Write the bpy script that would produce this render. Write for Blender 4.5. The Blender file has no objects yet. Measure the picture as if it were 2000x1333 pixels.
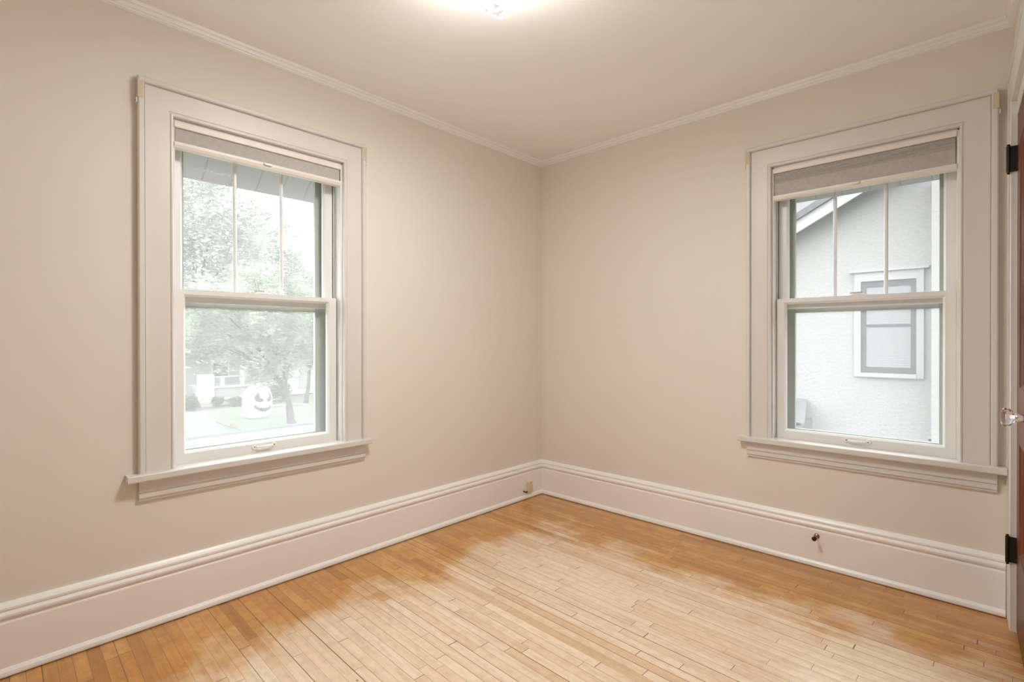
import bpy, bmesh, math, random
from mathutils import Vector, Matrix
PI = math.pi
R = math.radians
SC = bpy.context.scene
COL = SC.collection

# ------------------------------------------------------------------ camera
def make_camera():
    yaw, pt, ro = R(43.2633), R(-0.1943), R(-0.0484)
    s, c = math.sin(yaw), math.cos(yaw)
    fw = Vector((-s, c, 0)); r = Vector((c, s, 0)); u = Vector((0, 0, 1))
    fw2 = fw*math.cos(pt) + u*math.sin(pt); u2 = u*math.cos(pt) - fw*math.sin(pt)
    r3 = r*math.cos(ro) + u2*math.sin(ro); u3 = u2*math.cos(ro) - r*math.sin(ro)
    cam = bpy.data.cameras.new('camera')
    cam.sensor_width = 36.0
    cam.lens = 997.376*36/2000
    cam.clip_start = 0.02; cam.clip_end = 300
    o = bpy.data.objects.new('camera', cam)
    M = Matrix((r3, u3, -fw2)).transposed().to_4x4()
    M.translation = Vector((2.48771, -2.96856, 1.16058))
    o.matrix_world = M
    COL.objects.link(o)
    SC.camera = o
make_camera()

# ------------------------------------------------------------------ sky, exposure
W = bpy.data.worlds.new('overcast_sky'); SC.world = W
W.use_nodes = True
_bg = W.node_tree.nodes['Background']
_bg.inputs[0].default_value = (0.965, 0.985, 1.0, 1)
_bg.inputs[1].default_value = 2.7
SC.view_settings.view_transform = 'Standard'
SC.view_settings.look = 'None'
SC.view_settings.gamma = 1.0
SC.view_settings.use_curve_mapping = False
SC.view_settings.exposure = 1.40
SC.cycles.use_denoising = True
SC.cycles.adaptive_threshold = 0.02
SC.cycles.max_bounces = 10
SC.cycles.diffuse_bounces = 8
SC.cycles.glossy_bounces = 3
SC.cycles.transparent_max_bounces = 16
SC.cycles.sample_clamp_indirect = 6.0
LAMP_STRENGTH = 36.0
LAMP_COLOR = (1.0, 0.975, 0.935, 1)

# ------------------------------------------------------------------ materials
class NT:
    """tiny helper around a node tree"""
    def __init__(s, name):
        s.m = bpy.data.materials.new(name); s.m.use_nodes = True
        s.t = s.m.node_tree
        for n in list(s.t.nodes): s.t.nodes.remove(n)
        s.out = s.t.nodes.new('ShaderNodeOutputMaterial')
    def n(s, kind, **kw):
        nd = s.t.nodes.new(kind)
        for k, v in kw.items():
            if k.startswith('i_'):
                key = k[2:]
                key = int(key) if key.isdigit() else key.replace('_', ' ')
                s.put(nd.inputs[key], v)
            else: setattr(nd, k, v)
        return nd
    def put(s, sock, v):
        if hasattr(v, 'is_output'): s.t.links.new(v, sock)
        elif hasattr(v, 'outputs'): s.t.links.new(v.outputs[0], sock)
        else: sock.default_value = v
    def math(s, op, a, b=0.0, c=0.0):
        nd = s.t.nodes.new('ShaderNodeMath'); nd.operation = op
        s.put(nd.inputs[0], a); s.put(nd.inputs[1], b); s.put(nd.inputs[2], c)
        return nd.outputs[0]
    def mix(s, f, a, b, blend='MIX'):
        nd = s.t.nodes.new('ShaderNodeMix'); nd.data_type = 'RGBA'; nd.blend_type = blend
        s.put(nd.inputs[0], f); s.put(nd.inputs[6], a); s.put(nd.inputs[7], b)
        return nd.outputs[2]
    def ramp(s, f, stops, interp='LINEAR'):
        nd = s.t.nodes.new('ShaderNodeValToRGB'); nd.color_ramp.interpolation = interp
        e = nd.color_ramp.elements
        while len(e) < len(stops): e.new(0.5)
        for el, (p, col) in zip(e, stops):
            el.position = p; el.color = col if len(col) == 4 else (*col, 1)
        s.put(nd.inputs[0], f)
        return nd.outputs[0]
    def end(s, shader):
        s.put(s.out.inputs[0], shader); return s.m

def c4(c): return (c[0], c[1], c[2], 1)

def plain(name, col, rough=0.5, spec=0.5, metal=0.0, coat=0.0, noise=0.0, nscale=8.0, bump=0.0, bscale=120.0):
    t = NT(name)
    p = t.n('ShaderNodeBsdfPrincipled')
    p.inputs['Roughness'].default_value = rough
    p.inputs['Specular IOR Level'].default_value = spec
    p.inputs['Metallic'].default_value = metal
    p.inputs['Coat Weight'].default_value = coat
    tc = t.n('ShaderNodeTexCoord')
    if noise > 0:
        nz = t.n('ShaderNodeTexNoise', i_Scale=nscale, i_Detail=3.0)
        t.put(nz.inputs['Vector'], tc.outputs['Object'])
        lo = tuple(max(0, v*(1-noise)) for v in col); hi = tuple(min(1, v*(1+noise)) for v in col)
        t.put(p.inputs['Base Color'], t.ramp(nz.outputs[0], [(0.3, lo), (0.7, hi)]))
    else:
        p.inputs['Base Color'].default_value = c4(col)
    if bump > 0:
        nb = t.n('ShaderNodeTexNoise', i_Scale=bscale, i_Detail=4.0)
        t.put(nb.inputs['Vector'], tc.outputs['Object'])
        b = t.n('ShaderNodeBump', i_Strength=bump, i_Distance=0.004)
        t.put(b.inputs['Height'], nb.outputs[0])
        t.put(p.inputs['Normal'], b)
    return t.end(p)

def floor_material():
    t = NT('maple_strip_flooring')
    tc = t.n('ShaderNodeTexCoord')
    mp = t.n('ShaderNodeMapping'); t.put(mp.inputs['Vector'], tc.outputs['Object'])
    mp.inputs['Rotation'].default_value = (0, 0, R(1.6))
    sp = t.n('ShaderNodeSeparateXYZ'); t.put(sp.inputs[0], mp)
    x, y = sp.outputs[0], sp.outputs[1]
    wd = 0.0405
    v = t.math('DIVIDE', y, wd)
    row = t.math('FLOOR', v); fv = t.math('SUBTRACT', v, row)
    wn = t.n('ShaderNodeTexWhiteNoise', noise_dimensions='1D'); t.put(wn.inputs['W'], row)
    r1 = wn.outputs[0]
    wn2 = t.n('ShaderNodeTexWhiteNoise', noise_dimensions='1D'); t.put(wn2.inputs['W'], t.math('ADD', row, 317.3))
    ln = t.math('MULTIPLY_ADD', wn2.outputs[0], 0.55, 0.38)
    u = t.math('DIVIDE', t.math('MULTIPLY_ADD', r1, 5.0, t.math('ADD', x, 20.0)), ln)
    seg = t.math('FLOOR', u); fu = t.math('SUBTRACT', u, seg)
    cmb = t.n('ShaderNodeCombineXYZ'); t.put(cmb.inputs[0], row); t.put(cmb.inputs[1], seg)
    wp = t.n('ShaderNodeTexWhiteNoise', noise_dimensions='3D'); t.put(wp.inputs['Vector'], cmb)
    tone = wp.outputs[0]
    # seams
    ev = t.math('MINIMUM', fv, t.math('SUBTRACT', 1.0, fv))
    eu = t.math('MULTIPLY', t.math('MINIMUM', fu, t.math('SUBTRACT', 1.0, fu)), ln)
    wn3 = t.n('ShaderNodeTexWhiteNoise', noise_dimensions='1D'); t.put(wn3.inputs['W'], t.math('ROUND', v))
    rs = t.math('POWER', wn3.outputs[0], 2.5)
    seam_w = t.math('MULTIPLY_ADD', rs, 0.030, 0.017)
    sv = t.math('LESS_THAN', ev, seam_w)
    sv = t.math('MULTIPLY', sv, t.math('MULTIPLY_ADD', rs, 0.50, 0.48))
    su = t.math('MULTIPLY', t.math('LESS_THAN', eu, t.math('MULTIPLY_ADD', t.math('POWER', tone, 4.0), 0.0016, 0.0009)), t.math('MULTIPLY_ADD', tone, 0.5, 0.40))
    seam = t.math('MAXIMUM', sv, su)
    # grain stretched along the strip
    g = t.n('ShaderNodeCombineXYZ')
    t.put(g.inputs[0], t.math('MULTIPLY_ADD', tone, 37.0, t.math('MULTIPLY', x, 3.0)))
    t.put(g.inputs[1], t.math('MULTIPLY', y, 55.0)); t.put(g.inputs[2], t.math('MULTIPLY', tone, 50.0))
    ng = t.n('ShaderNodeTexNoise', i_Scale=1.0, i_Detail=5.0, i_Roughness=0.6); t.put(ng.inputs['Vector'], g)
    g2 = t.n('ShaderNodeCombineXYZ')
    t.put(g2.inputs[0], t.math('MULTIPLY', x, 26.0)); t.put(g2.inputs[1], t.math('MULTIPLY', y, 40.0)); t.put(g2.inputs[2], t.math('MULTIPLY', tone, 90.0))
    ng2 = t.n('ShaderNodeTexNoise', i_Scale=1.0, i_Detail=3.0); t.put(ng2.inputs['Vector'], g2)
    # worn pale centre, amber old finish toward the walls
    px = tc.outputs['Object']
    so = t.n('ShaderNodeSeparateXYZ'); t.put(so.inputs[0], px)
    ox, oy = so.outputs[0], so.outputs[1]
    nw = t.n('ShaderNodeTexNoise', i_Scale=2.6, i_Detail=5.0, i_Roughness=0.62); t.put(nw.inputs['Vector'], px)
    dl = ox                                             # distance from left wall
    dr = t.math('MULTIPLY', oy, -1.0)                    # distance from right wall
    dmin = t.math('SMOOTH_MIN', t.math('MULTIPLY', dl, 1.10), t.math('MULTIPLY', dr, 0.88), 0.25)
    wob = t.math('MULTIPLY_ADD', nw.outputs[0], 1.0, -0.50)
    wob = t.math('ADD', wob, t.math('MULTIPLY_ADD', tone, 0.08, -0.04))
    wear = t.n('ShaderNodeMapRange', interpolation_type='SMOOTHSTEP'); t.put(wear.inputs[0], t.math('ADD', dmin, wob))
    wear.inputs[1].default_value = 0.34; wear.inputs[2].default_value = 0.66
    wearf = wear.outputs[0]
    pale = t.ramp(tone, [(0.0, (0.66, 0.47, 0.30)), (0.05, (0.73, 0.565, 0.395)), (0.5, (0.775, 0.625, 0.455)), (1.0, (0.81, 0.675, 0.515))])
    amber = t.ramp(tone, [(0.0, (0.42, 0.18, 0.03)), (0.08, (0.54, 0.26, 0.045)), (0.55, (0.63, 0.315, 0.065)), (1.0, (0.70, 0.38, 0.10))])
    nb_ = t.n('ShaderNodeTexNoise', i_Scale=9.0, i_Detail=6.0, i_Roughness=0.7); t.put(nb_.inputs['Vector'], px)
    amber = t.mix(t.ramp(nb_.outputs[0], [(0.40, (0, 0, 0)), (0.68, (0.75, 0.75, 0.75))]), amber, (0.50, 0.205, 0.035, 1))
    base = t.mix(wearf, amber, pale)
    gf = t.ramp(ng.outputs[0], [(0.30, (0.80, 0.76, 0.70)), (0.55, (1, 1, 1)), (0.8, (1.06, 1.05, 1.04))])
    base = t.mix(0.75, base, gf, 'MULTIPLY')
    gf2 = t.ramp(ng2.outputs[0], [(0.35, (0.86, 0.82, 0.76)), (0.55, (1, 1, 1))])
    base = t.mix(0.6, base, gf2, 'MULTIPLY')
    # scattered dark nail stains
    vo = t.n('ShaderNodeTexVoronoi', i_Scale=7.0); t.put(vo.inputs['Vector'], px)
    no2 = t.n('ShaderNodeTexNoise', i_Scale=1.4); t.put(no2.inputs['Vector'], px)
    spot = t.math('MULTIPLY', t.math('LESS_THAN', vo.outputs['Distance'], 0.035), t.math('GREATER_THAN', no2.outputs[0], 0.56))
    base = t.mix(t.math('MULTIPLY', spot, 0.75), base, (0.10, 0.045, 0.02, 1))
    base = t.mix(seam, base, (0.075, 0.03, 0.012, 1))
    p = t.n('ShaderNodeBsdfPrincipled')
    t.put(p.inputs['Base Color'], base)
    p.inputs['Specular IOR Level'].default_value = 0.5
    t.put(p.inputs['Roughness'], t.math('MULTIPLY_ADD', ng.outputs[0], 0.10, 0.30))
    p.inputs['Coat Weight'].default_value = 0.6
    p.inputs['Coat Roughness'].default_value = 0.20
    p.inputs['Coat IOR'].default_value = 1.6
    b = t.n('ShaderNodeBump', i_Strength=0.25, i_Distance=0.002)
    t.put(b.inputs['Height'], t.math('SUBTRACT', t.math('MULTIPLY', ng2.outputs[0], 0.25), seam))
    t.put(p.inputs['Normal'], b)
    return t.end(p)

def glass_pane_material():
    t = NT('window_glass')
    fr = t.n('ShaderNodeFresnel', i_IOR=1.45)
    tr = t.n('ShaderNodeBsdfTransparent'); tr.inputs[0].default_value = (0.985, 0.99, 0.985, 1)
    gl = t.n('ShaderNodeBsdfGlossy'); gl.inputs['Roughness'].default_value = 0.02
    mx = t.n('ShaderNodeMixShader')
    t.put(mx.inputs[0], t.math('MULTIPLY', fr, 0.02)); t.put(mx.inputs[1], tr); t.put(mx.inputs[2], gl)
    return t.end(mx)

def screen_material():
    t = NT('insect_screen_mesh')
    tr = t.n('ShaderNodeBsdfTransparent')
    tl = t.n('ShaderNodeBsdfTranslucent'); tl.inputs[0].default_value = (0.90, 0.92, 0.92, 1)
    df = t.n('ShaderNodeBsdfDiffuse'); df.inputs[0].default_value = (0.75, 0.77, 0.77, 1)
    ad = t.n('ShaderNodeMixShader'); ad.inputs[0].default_value = 0.75
    t.put(ad.inputs[1], df); t.put(ad.inputs[2], tl)
    tc = t.n('ShaderNodeTexCoord')
    nz = t.n('ShaderNodeTexNoise', i_Scale=160.0, i_Detail=2.0); t.put(nz.inputs['Vector'], tc.outputs['Object'])
    mx = t.n('ShaderNodeMixShader')
    t.put(mx.inputs[0], t.math('MULTIPLY_ADD', nz.outputs[0], 0.03, 0.105)); t.put(mx.inputs[1], tr); t.put(mx.inputs[2], ad)
    return t.end(mx)

def crystal_material():
    t = NT('clear_crystal')
    p = t.n('ShaderNodeBsdfPrincipled')
    p.inputs['Base Color'].default_value = (0.97, 0.96, 1.0, 1)
    p.inputs['Roughness'].default_value = 0.02
    p.inputs['IOR'].default_value = 1.52
    p.inputs['Transmission Weight'].default_value = 1.0
    return t.end(p)

def shade_glass_material(name='lit_white_glass', k=1.0):
    t = NT(name)
    tc = t.n('ShaderNodeTexCoord')
    s = t.n('ShaderNodeSeparateXYZ'); t.put(s.inputs[0], tc.outputs['Object'])
    ax = t.math('ABSOLUTE', s.outputs[0]); ay = t.math('ABSOLUTE', s.outputs[1])
    mxm = t.math('MAXIMUM', ax, ay); mnm = t.math('MINIMUM', ax, ay)
    line = t.math('LESS_THAN', t.math('ABSOLUTE', t.math('SUBTRACT', mxm, 0.148)), 0.0032)
    ray = t.math('LESS_THAN', t.math('ABSOLUTE', t.math('SUBTRACT', ax, ay)), 0.0028)
    ray = t.math('MULTIPLY', ray, t.math('MULTIPLY', t.math('GREATER_THAN', mxm, 0.06), t.math('LESS_THAN', mxm, 0.12)))
    nz = t.n('ShaderNodeTexNoise', i_Scale=48.0, i_Detail=2.0); t.put(nz.inputs['Vector'], tc.outputs['Object'])
    corner = t.math('MULTIPLY', t.math('GREATER_THAN', mnm, 0.066), t.math('LESS_THAN', mxm, 0.140))
    fl = t.math('MULTIPLY', t.math('GREATER_THAN', nz.outputs[0], 0.48), corner)
    pat = t.math('MAXIMUM', fl, t.math('MAXIMUM', line, ray))
    em = t.n('ShaderNodeEmission'); em.inputs[0].default_value = LAMP_COLOR
    t.put(em.inputs[1], t.math('MULTIPLY', t.math('MULTIPLY_ADD', pat, -0.992, 1.0), LAMP_STRENGTH*k))
    df = t.n('ShaderNodeBsdfDiffuse'); t.put(df.inputs[0], t.mix(pat, (0.8, 0.74, 0.62, 1), (0.16, 0.10, 0.045, 1)))
    ad = t.n('ShaderNodeAddShader'); t.put(ad.inputs[0], em); t.put(ad.inputs[1], df)
    return t.end(ad)

def wood_door_material():
    t = NT('varnished_red_brown_wood')
    tc = t.n('ShaderNodeTexCoord')
    mp = t.n('ShaderNodeMapping'); t.put(mp.inputs['Vector'], tc.outputs['Object']); mp.inputs['Scale'].default_value = (30, 30, 1.6)
    nz = t.n('ShaderNodeTexNoise', i_Scale=1.0, i_Detail=6.0); t.put(nz.inputs['Vector'], mp)
    p = t.n('ShaderNodeBsdfPrincipled')
    t.put(p.inputs['Base Color'], t.ramp(nz.outputs[0], [(0.3, (0.075, 0.014, 0.006)), (0.7, (0.19, 0.045, 0.016))]))
    p.inputs['Roughness'].default_value = 0.42
    p.inputs['Specular IOR Level'].default_value = 0.3
    p.inputs['Coat Weight'].default_value = 0.12
    p.inputs['Coat Roughness'].default_value = 0.2
    return t.end(p)

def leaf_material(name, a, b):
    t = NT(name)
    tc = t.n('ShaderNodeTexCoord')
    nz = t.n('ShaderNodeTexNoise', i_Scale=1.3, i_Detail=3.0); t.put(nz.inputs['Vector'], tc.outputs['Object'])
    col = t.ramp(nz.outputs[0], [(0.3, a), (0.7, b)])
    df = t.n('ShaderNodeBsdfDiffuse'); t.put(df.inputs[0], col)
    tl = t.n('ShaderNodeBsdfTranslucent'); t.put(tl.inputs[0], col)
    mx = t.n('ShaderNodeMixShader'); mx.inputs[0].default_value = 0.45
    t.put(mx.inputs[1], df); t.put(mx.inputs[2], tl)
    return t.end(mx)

def striped(name, a, b, axis, period, duty=0.12, rough=0.6):
    """fine lines of colour b every period metres along one object axis (siding laps, slats, board joints)"""
    t = NT(name)
    tc = t.n('ShaderNodeTexCoord')
    s = t.n('ShaderNodeSeparateXYZ'); t.put(s.inputs[0], tc.outputs['Object'])
    f = t.math('FRACT', t.math('ADD', t.math('DIVIDE', s.outputs[axis], period), 500.0))
    m = t.math('LESS_THAN', f, duty)
    p = t.n('ShaderNodeBsdfPrincipled'); p.inputs['Roughness'].default_value = rough
    p.inputs['Specular IOR Level'].default_value = 0.2
    t.put(p.inputs['Base Color'], t.mix(m, c4(a), c4(b)))
    return t.end(p)

M = dict(
    wall=plain('cream_wall_paint', (0.765, 0.725, 0.655), 0.55, 0.25, noise=0.012, nscale=1.2, bump=0.06, bscale=220),
    trim=plain('white_trim_paint', (0.70, 0.685, 0.655), 0.38, 0.5, noise=0.01, nscale=3.0, bump=0.03, bscale=60),
    base=plain('brightened_trim_paint', (0.89, 0.885, 0.88), 0.34, 0.5, noise=0.01, nscale=3.0, bump=0.03, bscale=60),  # trim paint lightened in place of the light missing low on the walls
    ceiling=plain('white_ceiling_paint', (0.93, 0.935, 0.95), 0.8, 0.1, noise=0.01, nscale=1.0),
    sash=plain('white_sash_vinyl', (0.80, 0.80, 0.80), 0.35, 0.5),
    jambvinyl=plain('white_jamb_liner', (0.76, 0.77, 0.765), 0.4, 0.4),
    storm=plain('grey_green_storm_metal', (0.46, 0.49, 0.46), 0.5, 0.4),
    slot=plain('black_slot', (0.02, 0.02, 0.02), 0.6),
    floor=floor_material(),
    glass=glass_pane_material(),
    screen=screen_material(),
    rail=plain('white_shade_rail', (0.80, 0.765, 0.74), 0.4, 0.4),
    fabric=plain('taupe_shade_fabric', (0.50, 0.49, 0.475), 0.9, 0.1, noise=0.06, nscale=60.0),
    clear=plain('clear_plastic', (0.86, 0.85, 0.83), 0.15, 0.7),
    lock=plain('grey_sash_hardware', (0.55, 0.53, 0.50), 0.4, 0.5),
    screw=plain('dark_screw', (0.10, 0.10, 0.10), 0.5),
    bracket=plain('tan_painted_bracket', (0.62, 0.54, 0.42), 0.5),
    bronze=plain('dark_bronze', (0.022, 0.016, 0.013), 0.38, 0.5, metal=0.4),
    brass=plain('aged_brass', (0.48, 0.33, 0.14), 0.28, 0.5, metal=1.0),
    rubber=plain('black_rubber', (0.015, 0.012, 0.012), 0.6),
    crystal=crystal_material(),
    nickel=plain('polished_nickel', (0.75, 0.74, 0.78), 0.18, 0.5, metal=1.0),
    ivory=plain('ivory_plastic', (0.72, 0.61, 0.44), 0.45),
    door=wood_door_material(),
    shade_glass=shade_glass_material(), shade_top=shade_glass_material('lit_white_glass_top', 0.20),
    lampmetal=plain('white_lamp_pan', (0.82, 0.80, 0.76), 0.4),
    # outdoors
    stucco=plain('white_stucco', (0.255, 0.25, 0.247), 0.9, 0.1, noise=0.02, nscale=3.0, bump=1.0, bscale=28),
    exttrim=plain('white_exterior_trim', (0.34, 0.34, 0.34), 0.6, 0.2),
    housetrim=plain('white_house_trim', (0.28, 0.28, 0.28), 0.6, 0.2),
    darksash=plain('grey_exterior_sash', (0.06, 0.065, 0.07), 0.5, 0.3, noise=0.2, nscale=60.0),
    blind=striped('white_blind_slats', (0.22, 0.225, 0.23), (0.15, 0.155, 0.16), 2, 0.028, 0.22),
    roof=plain('grey_shingles', (0.13, 0.128, 0.135), 0.9, 0.1, noise=0.15, nscale=20.0),
    soffit=striped('grey_soffit_boards', (0.37, 0.35, 0.355), (0.27, 0.255, 0.26), 1, 0.14, 0.06),
    soffit2=striped('grey_soffit_boards_side', (0.37, 0.35, 0.355), (0.27, 0.255, 0.26), 0, 0.14, 0.06),
    siding=striped('pale_lap_siding', (0.23, 0.22, 0.21), (0.15, 0.143, 0.137), 2, 0.14, 0.14),
    creamwall=plain('cream_exterior', (0.29, 0.277, 0.26), 0.9, 0.1),
    grass=plain('lawn_green', (0.095, 0.115, 0.082), 0.95, 0.05, noise=0.3, nscale=2.2),
    concrete=plain('pale_concrete', (0.11, 0.109, 0.108), 0.9, 0.1, noise=0.08, nscale=2.0),
    asphalt=plain('grey_asphalt', (0.24, 0.24, 0.25), 0.9, 0.1, noise=0.1, nscale=3.0),
    bark=plain('grey_brown_bark', (0.06, 0.052, 0.048), 0.95, 0.05, noise=0.3, nscale=9.0),
    leaf=leaf_material('mid_green_leaves', (0.07, 0.085, 0.065), (0.34, 0.385, 0.29)),
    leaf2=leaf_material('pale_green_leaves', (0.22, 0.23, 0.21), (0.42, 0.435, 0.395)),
    shrub=leaf_material('shrub_leaves', (0.04, 0.06, 0.035), (0.10, 0.14, 0.08)),
    inflatable=plain('white_inflatable_nylon', (0.55, 0.55, 0.55), 0.6, 0.2),
    black=plain('black_print', (0.03, 0.03, 0.035), 0.7),
    orange=plain('orange_skin', (0.75, 0.20, 0.06), 0.5),
)

# ------------------------------------------------------------------ mesh builder
class MB:
    def __init__(s): s.v = []; s.f = []
    def add(s, vs, fs):
        o = len(s.v); s.v += [tuple(p) for p in vs]; s.f += [tuple(i+o for i in f) for f in fs]; return s
    def box(s, a, b):
        x0, x1 = sorted((a[0], b[0])); y0, y1 = sorted((a[1], b[1])); z0, z1 = sorted((a[2], b[2]))
        return s.add([(x0,y0,z0),(x1,y0,z0),(x1,y1,z0),(x0,y1,z0),(x0,y0,z1),(x1,y0,z1),(x1,y1,z1),(x0,y1,z1)],
                     [(0,3,2,1),(4,5,6,7),(0,1,5,4),(1,2,6,5),(2,3,7,6),(3,0,4,7)])
    def loft(s, rings, closed=True, caps=True):
        n = len(rings[0]); vs = [p for r in rings for p in r]; fs = []
        for k in range(len(rings)-1):
            for i in range(n if closed else n-1):
                j = (i+1) % n
                fs.append((k*n+i, k*n+j, (k+1)*n+j, (k+1)*n+i))
        if caps:
            fs.append(tuple(reversed(range(n)))); fs.append(tuple((len(rings)-1)*n+i for i in range(n)))
        return s.add(vs, fs)
    def tube(s, pts, rad, n=12):
        pts = [Vector(p) for p in pts]
        rr = rad if isinstance(rad, (list, tuple)) else [rad]*len(pts)
        rings = []
        for i, p in enumerate(pts):
            d = (pts[min(i+1, len(pts)-1)] - pts[max(i-1, 0)]).normalized()
            a = Vector((0,0,1)) if abs(d.z) < 0.9 else Vector((1,0,0))
            e1 = d.cross(a).normalized(); e2 = d.cross(e1).normalized()
            rings.append([p + (e1*math.cos(2*PI*k/n) + e2*math.sin(2*PI*k/n))*rr[i] for k in range(n)])
        return s.loft(rings)
    def lathe(s, prof, origin=(0,0,0), axis=(0,0,1), n=24):
        """prof: list of (radius, height along axis)"""
        ax = Vector(axis).normalized(); a = Vector((0,0,1)) if abs(ax.z) < 0.9 else Vector((1,0,0))
        e1 = ax.cross(a).normalized(); e2 = ax.cross(e1).normalized(); o = Vector(origin)
        rings = [[o + ax*h + (e1*math.cos(2*PI*k/n) + e2*math.sin(2*PI*k/n))*max(r, 1e-5) for k in range(n)] for r, h in prof]
        return s.loft(rings)
    def poly(s, pts, depth):
        """planar polygon (list of 3D points) extruded by the vector depth"""
        d = Vector(depth)
        return s.loft([[Vector(p) for p in pts], [Vector(p)+d for p in pts]])
    def build(s, name, mat, parent=None, smooth=False, bevel=0.0, seg=2):
        me = bpy.data.meshes.new(name)
        me.from_pydata(s.v, [], s.f); me.validate()
        bm = bmesh.new(); bm.from_mesh(me)
        bmesh.ops.recalc_face_normals(bm, faces=bm.faces)
        bm.to_mesh(me); bm.free()
        me.materials.append(mat)
        if smooth:
            for p in me.polygons: p.use_smooth = True
        o = bpy.data.objects.new(name, me); COL.objects.link(o)
        if parent is not None: o.parent = parent
        if bevel > 0:
            m = o.modifiers.new('bevel', 'BEVEL'); m.width = bevel; m.segments = seg; m.limit_method = 'ANGLE'; m.angle_limit = R(40)
        return o

def tag(o, label=None, cat=None, group=None, kind=None):
    if label: o['label'] = label
    if cat: o['category'] = cat
    if group: o['group'] = group
    if kind: o['kind'] = kind
    return o

def empty(name, loc=(0,0,0), rz=0.0):
    o = bpy.data.objects.new(name, None); COL.objects.link(o)
    o.location = loc; o.rotation_euler = (0, 0, rz); o.empty_display_size = 0.1
    return o

# ------------------------------------------------------------------ room shell
H = 2.5; XR = 2.5515; YB = -3.5
WC_L, WC_R = -2.005, 2.000           # window centres (y on the left wall, x on the right wall)
HW = 0.3815; WZ0, WZ1 = 0.622, 2.085  # window opening
RO = HW + 0.018                       # rough opening half width
TH = 0.26

fl = MB().box((-0.02, YB, -0.05), (XR+0.25, 0.02, 0)).build('floor', M['floor'])
tag(fl, 'worn honey maple strip floor, pale in the middle and amber by the walls', 'floor', kind='structure')
ce = MB().box((-TH, YB-0.1, H), (XR+0.3, TH, H+0.1)).build('ceiling', M['ceiling'])
tag(ce, 'plain white painted ceiling', 'ceiling', kind='structure')

def wall_with_window(name, rot, centre, u0, u1, label):
    """wall slab in its own frame: u along the wall, +y outward"""
    w = MB()
    z0, z1 = WZ0-0.02, WZ1+0.02
    a, b = centre-RO, centre+RO
    # front, back and reveal faces as one clean shell round the hole
    def ring(y): return [(u0,y,0),(u1,y,0),(u1,y,H),(u0,y,H),(a,y,z0),(b,y,z0),(b,y,z1),(a,y,z1)]
    vs = ring(0)+ring(TH)
    fs = []
    for o in (0, 8):
        q = [(0,1,5,4),(1,2,6,5),(2,3,7,6),(3,0,4,7)]
        fs += [tuple(i+o for i in f) for f in q]
    fs += [(0,1,9,8),(1,2,10,9),(2,3,11,10),(3,0,8,11),(4,5,13,12),(5,6,14,13),(6,7,15,14),(7,4,12,15)]
    w.add(vs, fs)
    o = w.build(name, M['wall']); o.rotation_euler = (0,0,rot)
    return tag(o, label, 'wall', kind='structure')
wall_with_window('wall_left', R(90), WC_L, YB, 0.0, 'cream painted wall with the street side window')
wall_with_window('wall_right', 0.0, WC_R, -TH, XR+0.12, 'cream painted wall with the window facing the stucco house')
bk = MB().box((-TH, YB-0.1, 0), (XR+0.3, YB, H)).build('wall_back', M['wall'])
tag(bk, 'cream painted wall behind the camera', 'wall', kind='structure')
d2 = empty('added_dark_doors', (0, YB, 0))  # invented doors behind the camera, added to weaken the light bouncing back
tag(d2, 'made-up pair of dark red brown closet doors, unseen, added to cut bounced light', 'door', kind='structure')
for k in range(2):
    dlf = MB().box((0.55+0.74*k, 0, 0.01), (1.285+0.74*k, 0.02, 2.05))
    for za, zb_ in ((0.34, 0.76), (0.975, 1.915)):
        dlf.box((0.66+0.74*k, 0.02, za), (1.175+0.74*k, 0.026, zb_))
    dlf.build('door_leaf', M['door'], d2, bevel=0.002)
MB().box((0.43, 0, 0), (0.545, 0.022, 2.17)).box((2.035, 0, 0), (2.15, 0.022, 2.17)).box((0.545, 0, 2.055), (2.035, 0.022, 2.17)).build('casing', M['trim'], d2)
DY0, DY1, DZ = -0.139, -0.80, 2.04       # door opening
CROT = R(2.0)                            # the closet wall is not quite square to the room
dw = MB()
dw.box((0, 0.1, 0), (0.12, DY0, H)); dw.box((0, DY1, 0), (0.12, YB-0.1, H)); dw.box((0, DY0, DZ+0.06), (0.12, DY1, H))
dwo = dw.build('wall_closet', M['wall']); dwo.location = (XR, 0, 0); dwo.rotation_euler = (0, 0, CROT)
tag(dwo, 'cream painted wall holding the dark closet door', 'wall', kind='structure')

# baseboards: closed profile (protrusion, height), mitred in the far corner
BP = [(0,0.004),(0.029,0.004),(0.030,0.010),(0.028,0.020),(0.022,0.028),(0.018,0.031),(0.018,0.183),(0.016,0.188),(0.0135,0.191),(0.0135,0.195),
      (0.020,0.199),(0.023,0.206),(0.023,0.213),(0.019,0.2195),(0.0145,0.222),(0.0145,0.225),(0.018,0.229),(0.018,0.236),(0.012,0.245),(0.006,0.252),(0,0.252)]
def run_profile(name, P, side, y_end, x_end, lab, cat):
    if side == 'left':   rings = [[(p, y_end, z) for p, z in P], [(p, -p, z) for p, z in P]]
    elif side == 'right': rings = [[(p, -p, z) for p, z in P], [(x_end, -p, z) for p, z in P]]
    elif side == 'right_m': rings = [[(p, -p, z) for p, z in P], [(x_end-p, -p, z) for p, z in P]]
    elif side == 'closet': rings = [[(-p, -p, z) for p, z in P], [(-p, y_end, z) for p, z in P]]
    o = MB().loft(rings).build(name, M['base'])
    if side == 'closet': o.location = (XR, 0, 0); o.rotation_euler = (0, 0, CROT)
    return tag(o, lab, cat, kind='structure')
run_profile('baseboard_left', BP, 'left', YB, 0, 'tall white moulded baseboard under the street side window', 'baseboard')
run_profile('baseboard_right', BP, 'right', 0, XR-0.022, 'tall white moulded baseboard under the window facing the stucco house', 'baseboard')
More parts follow.
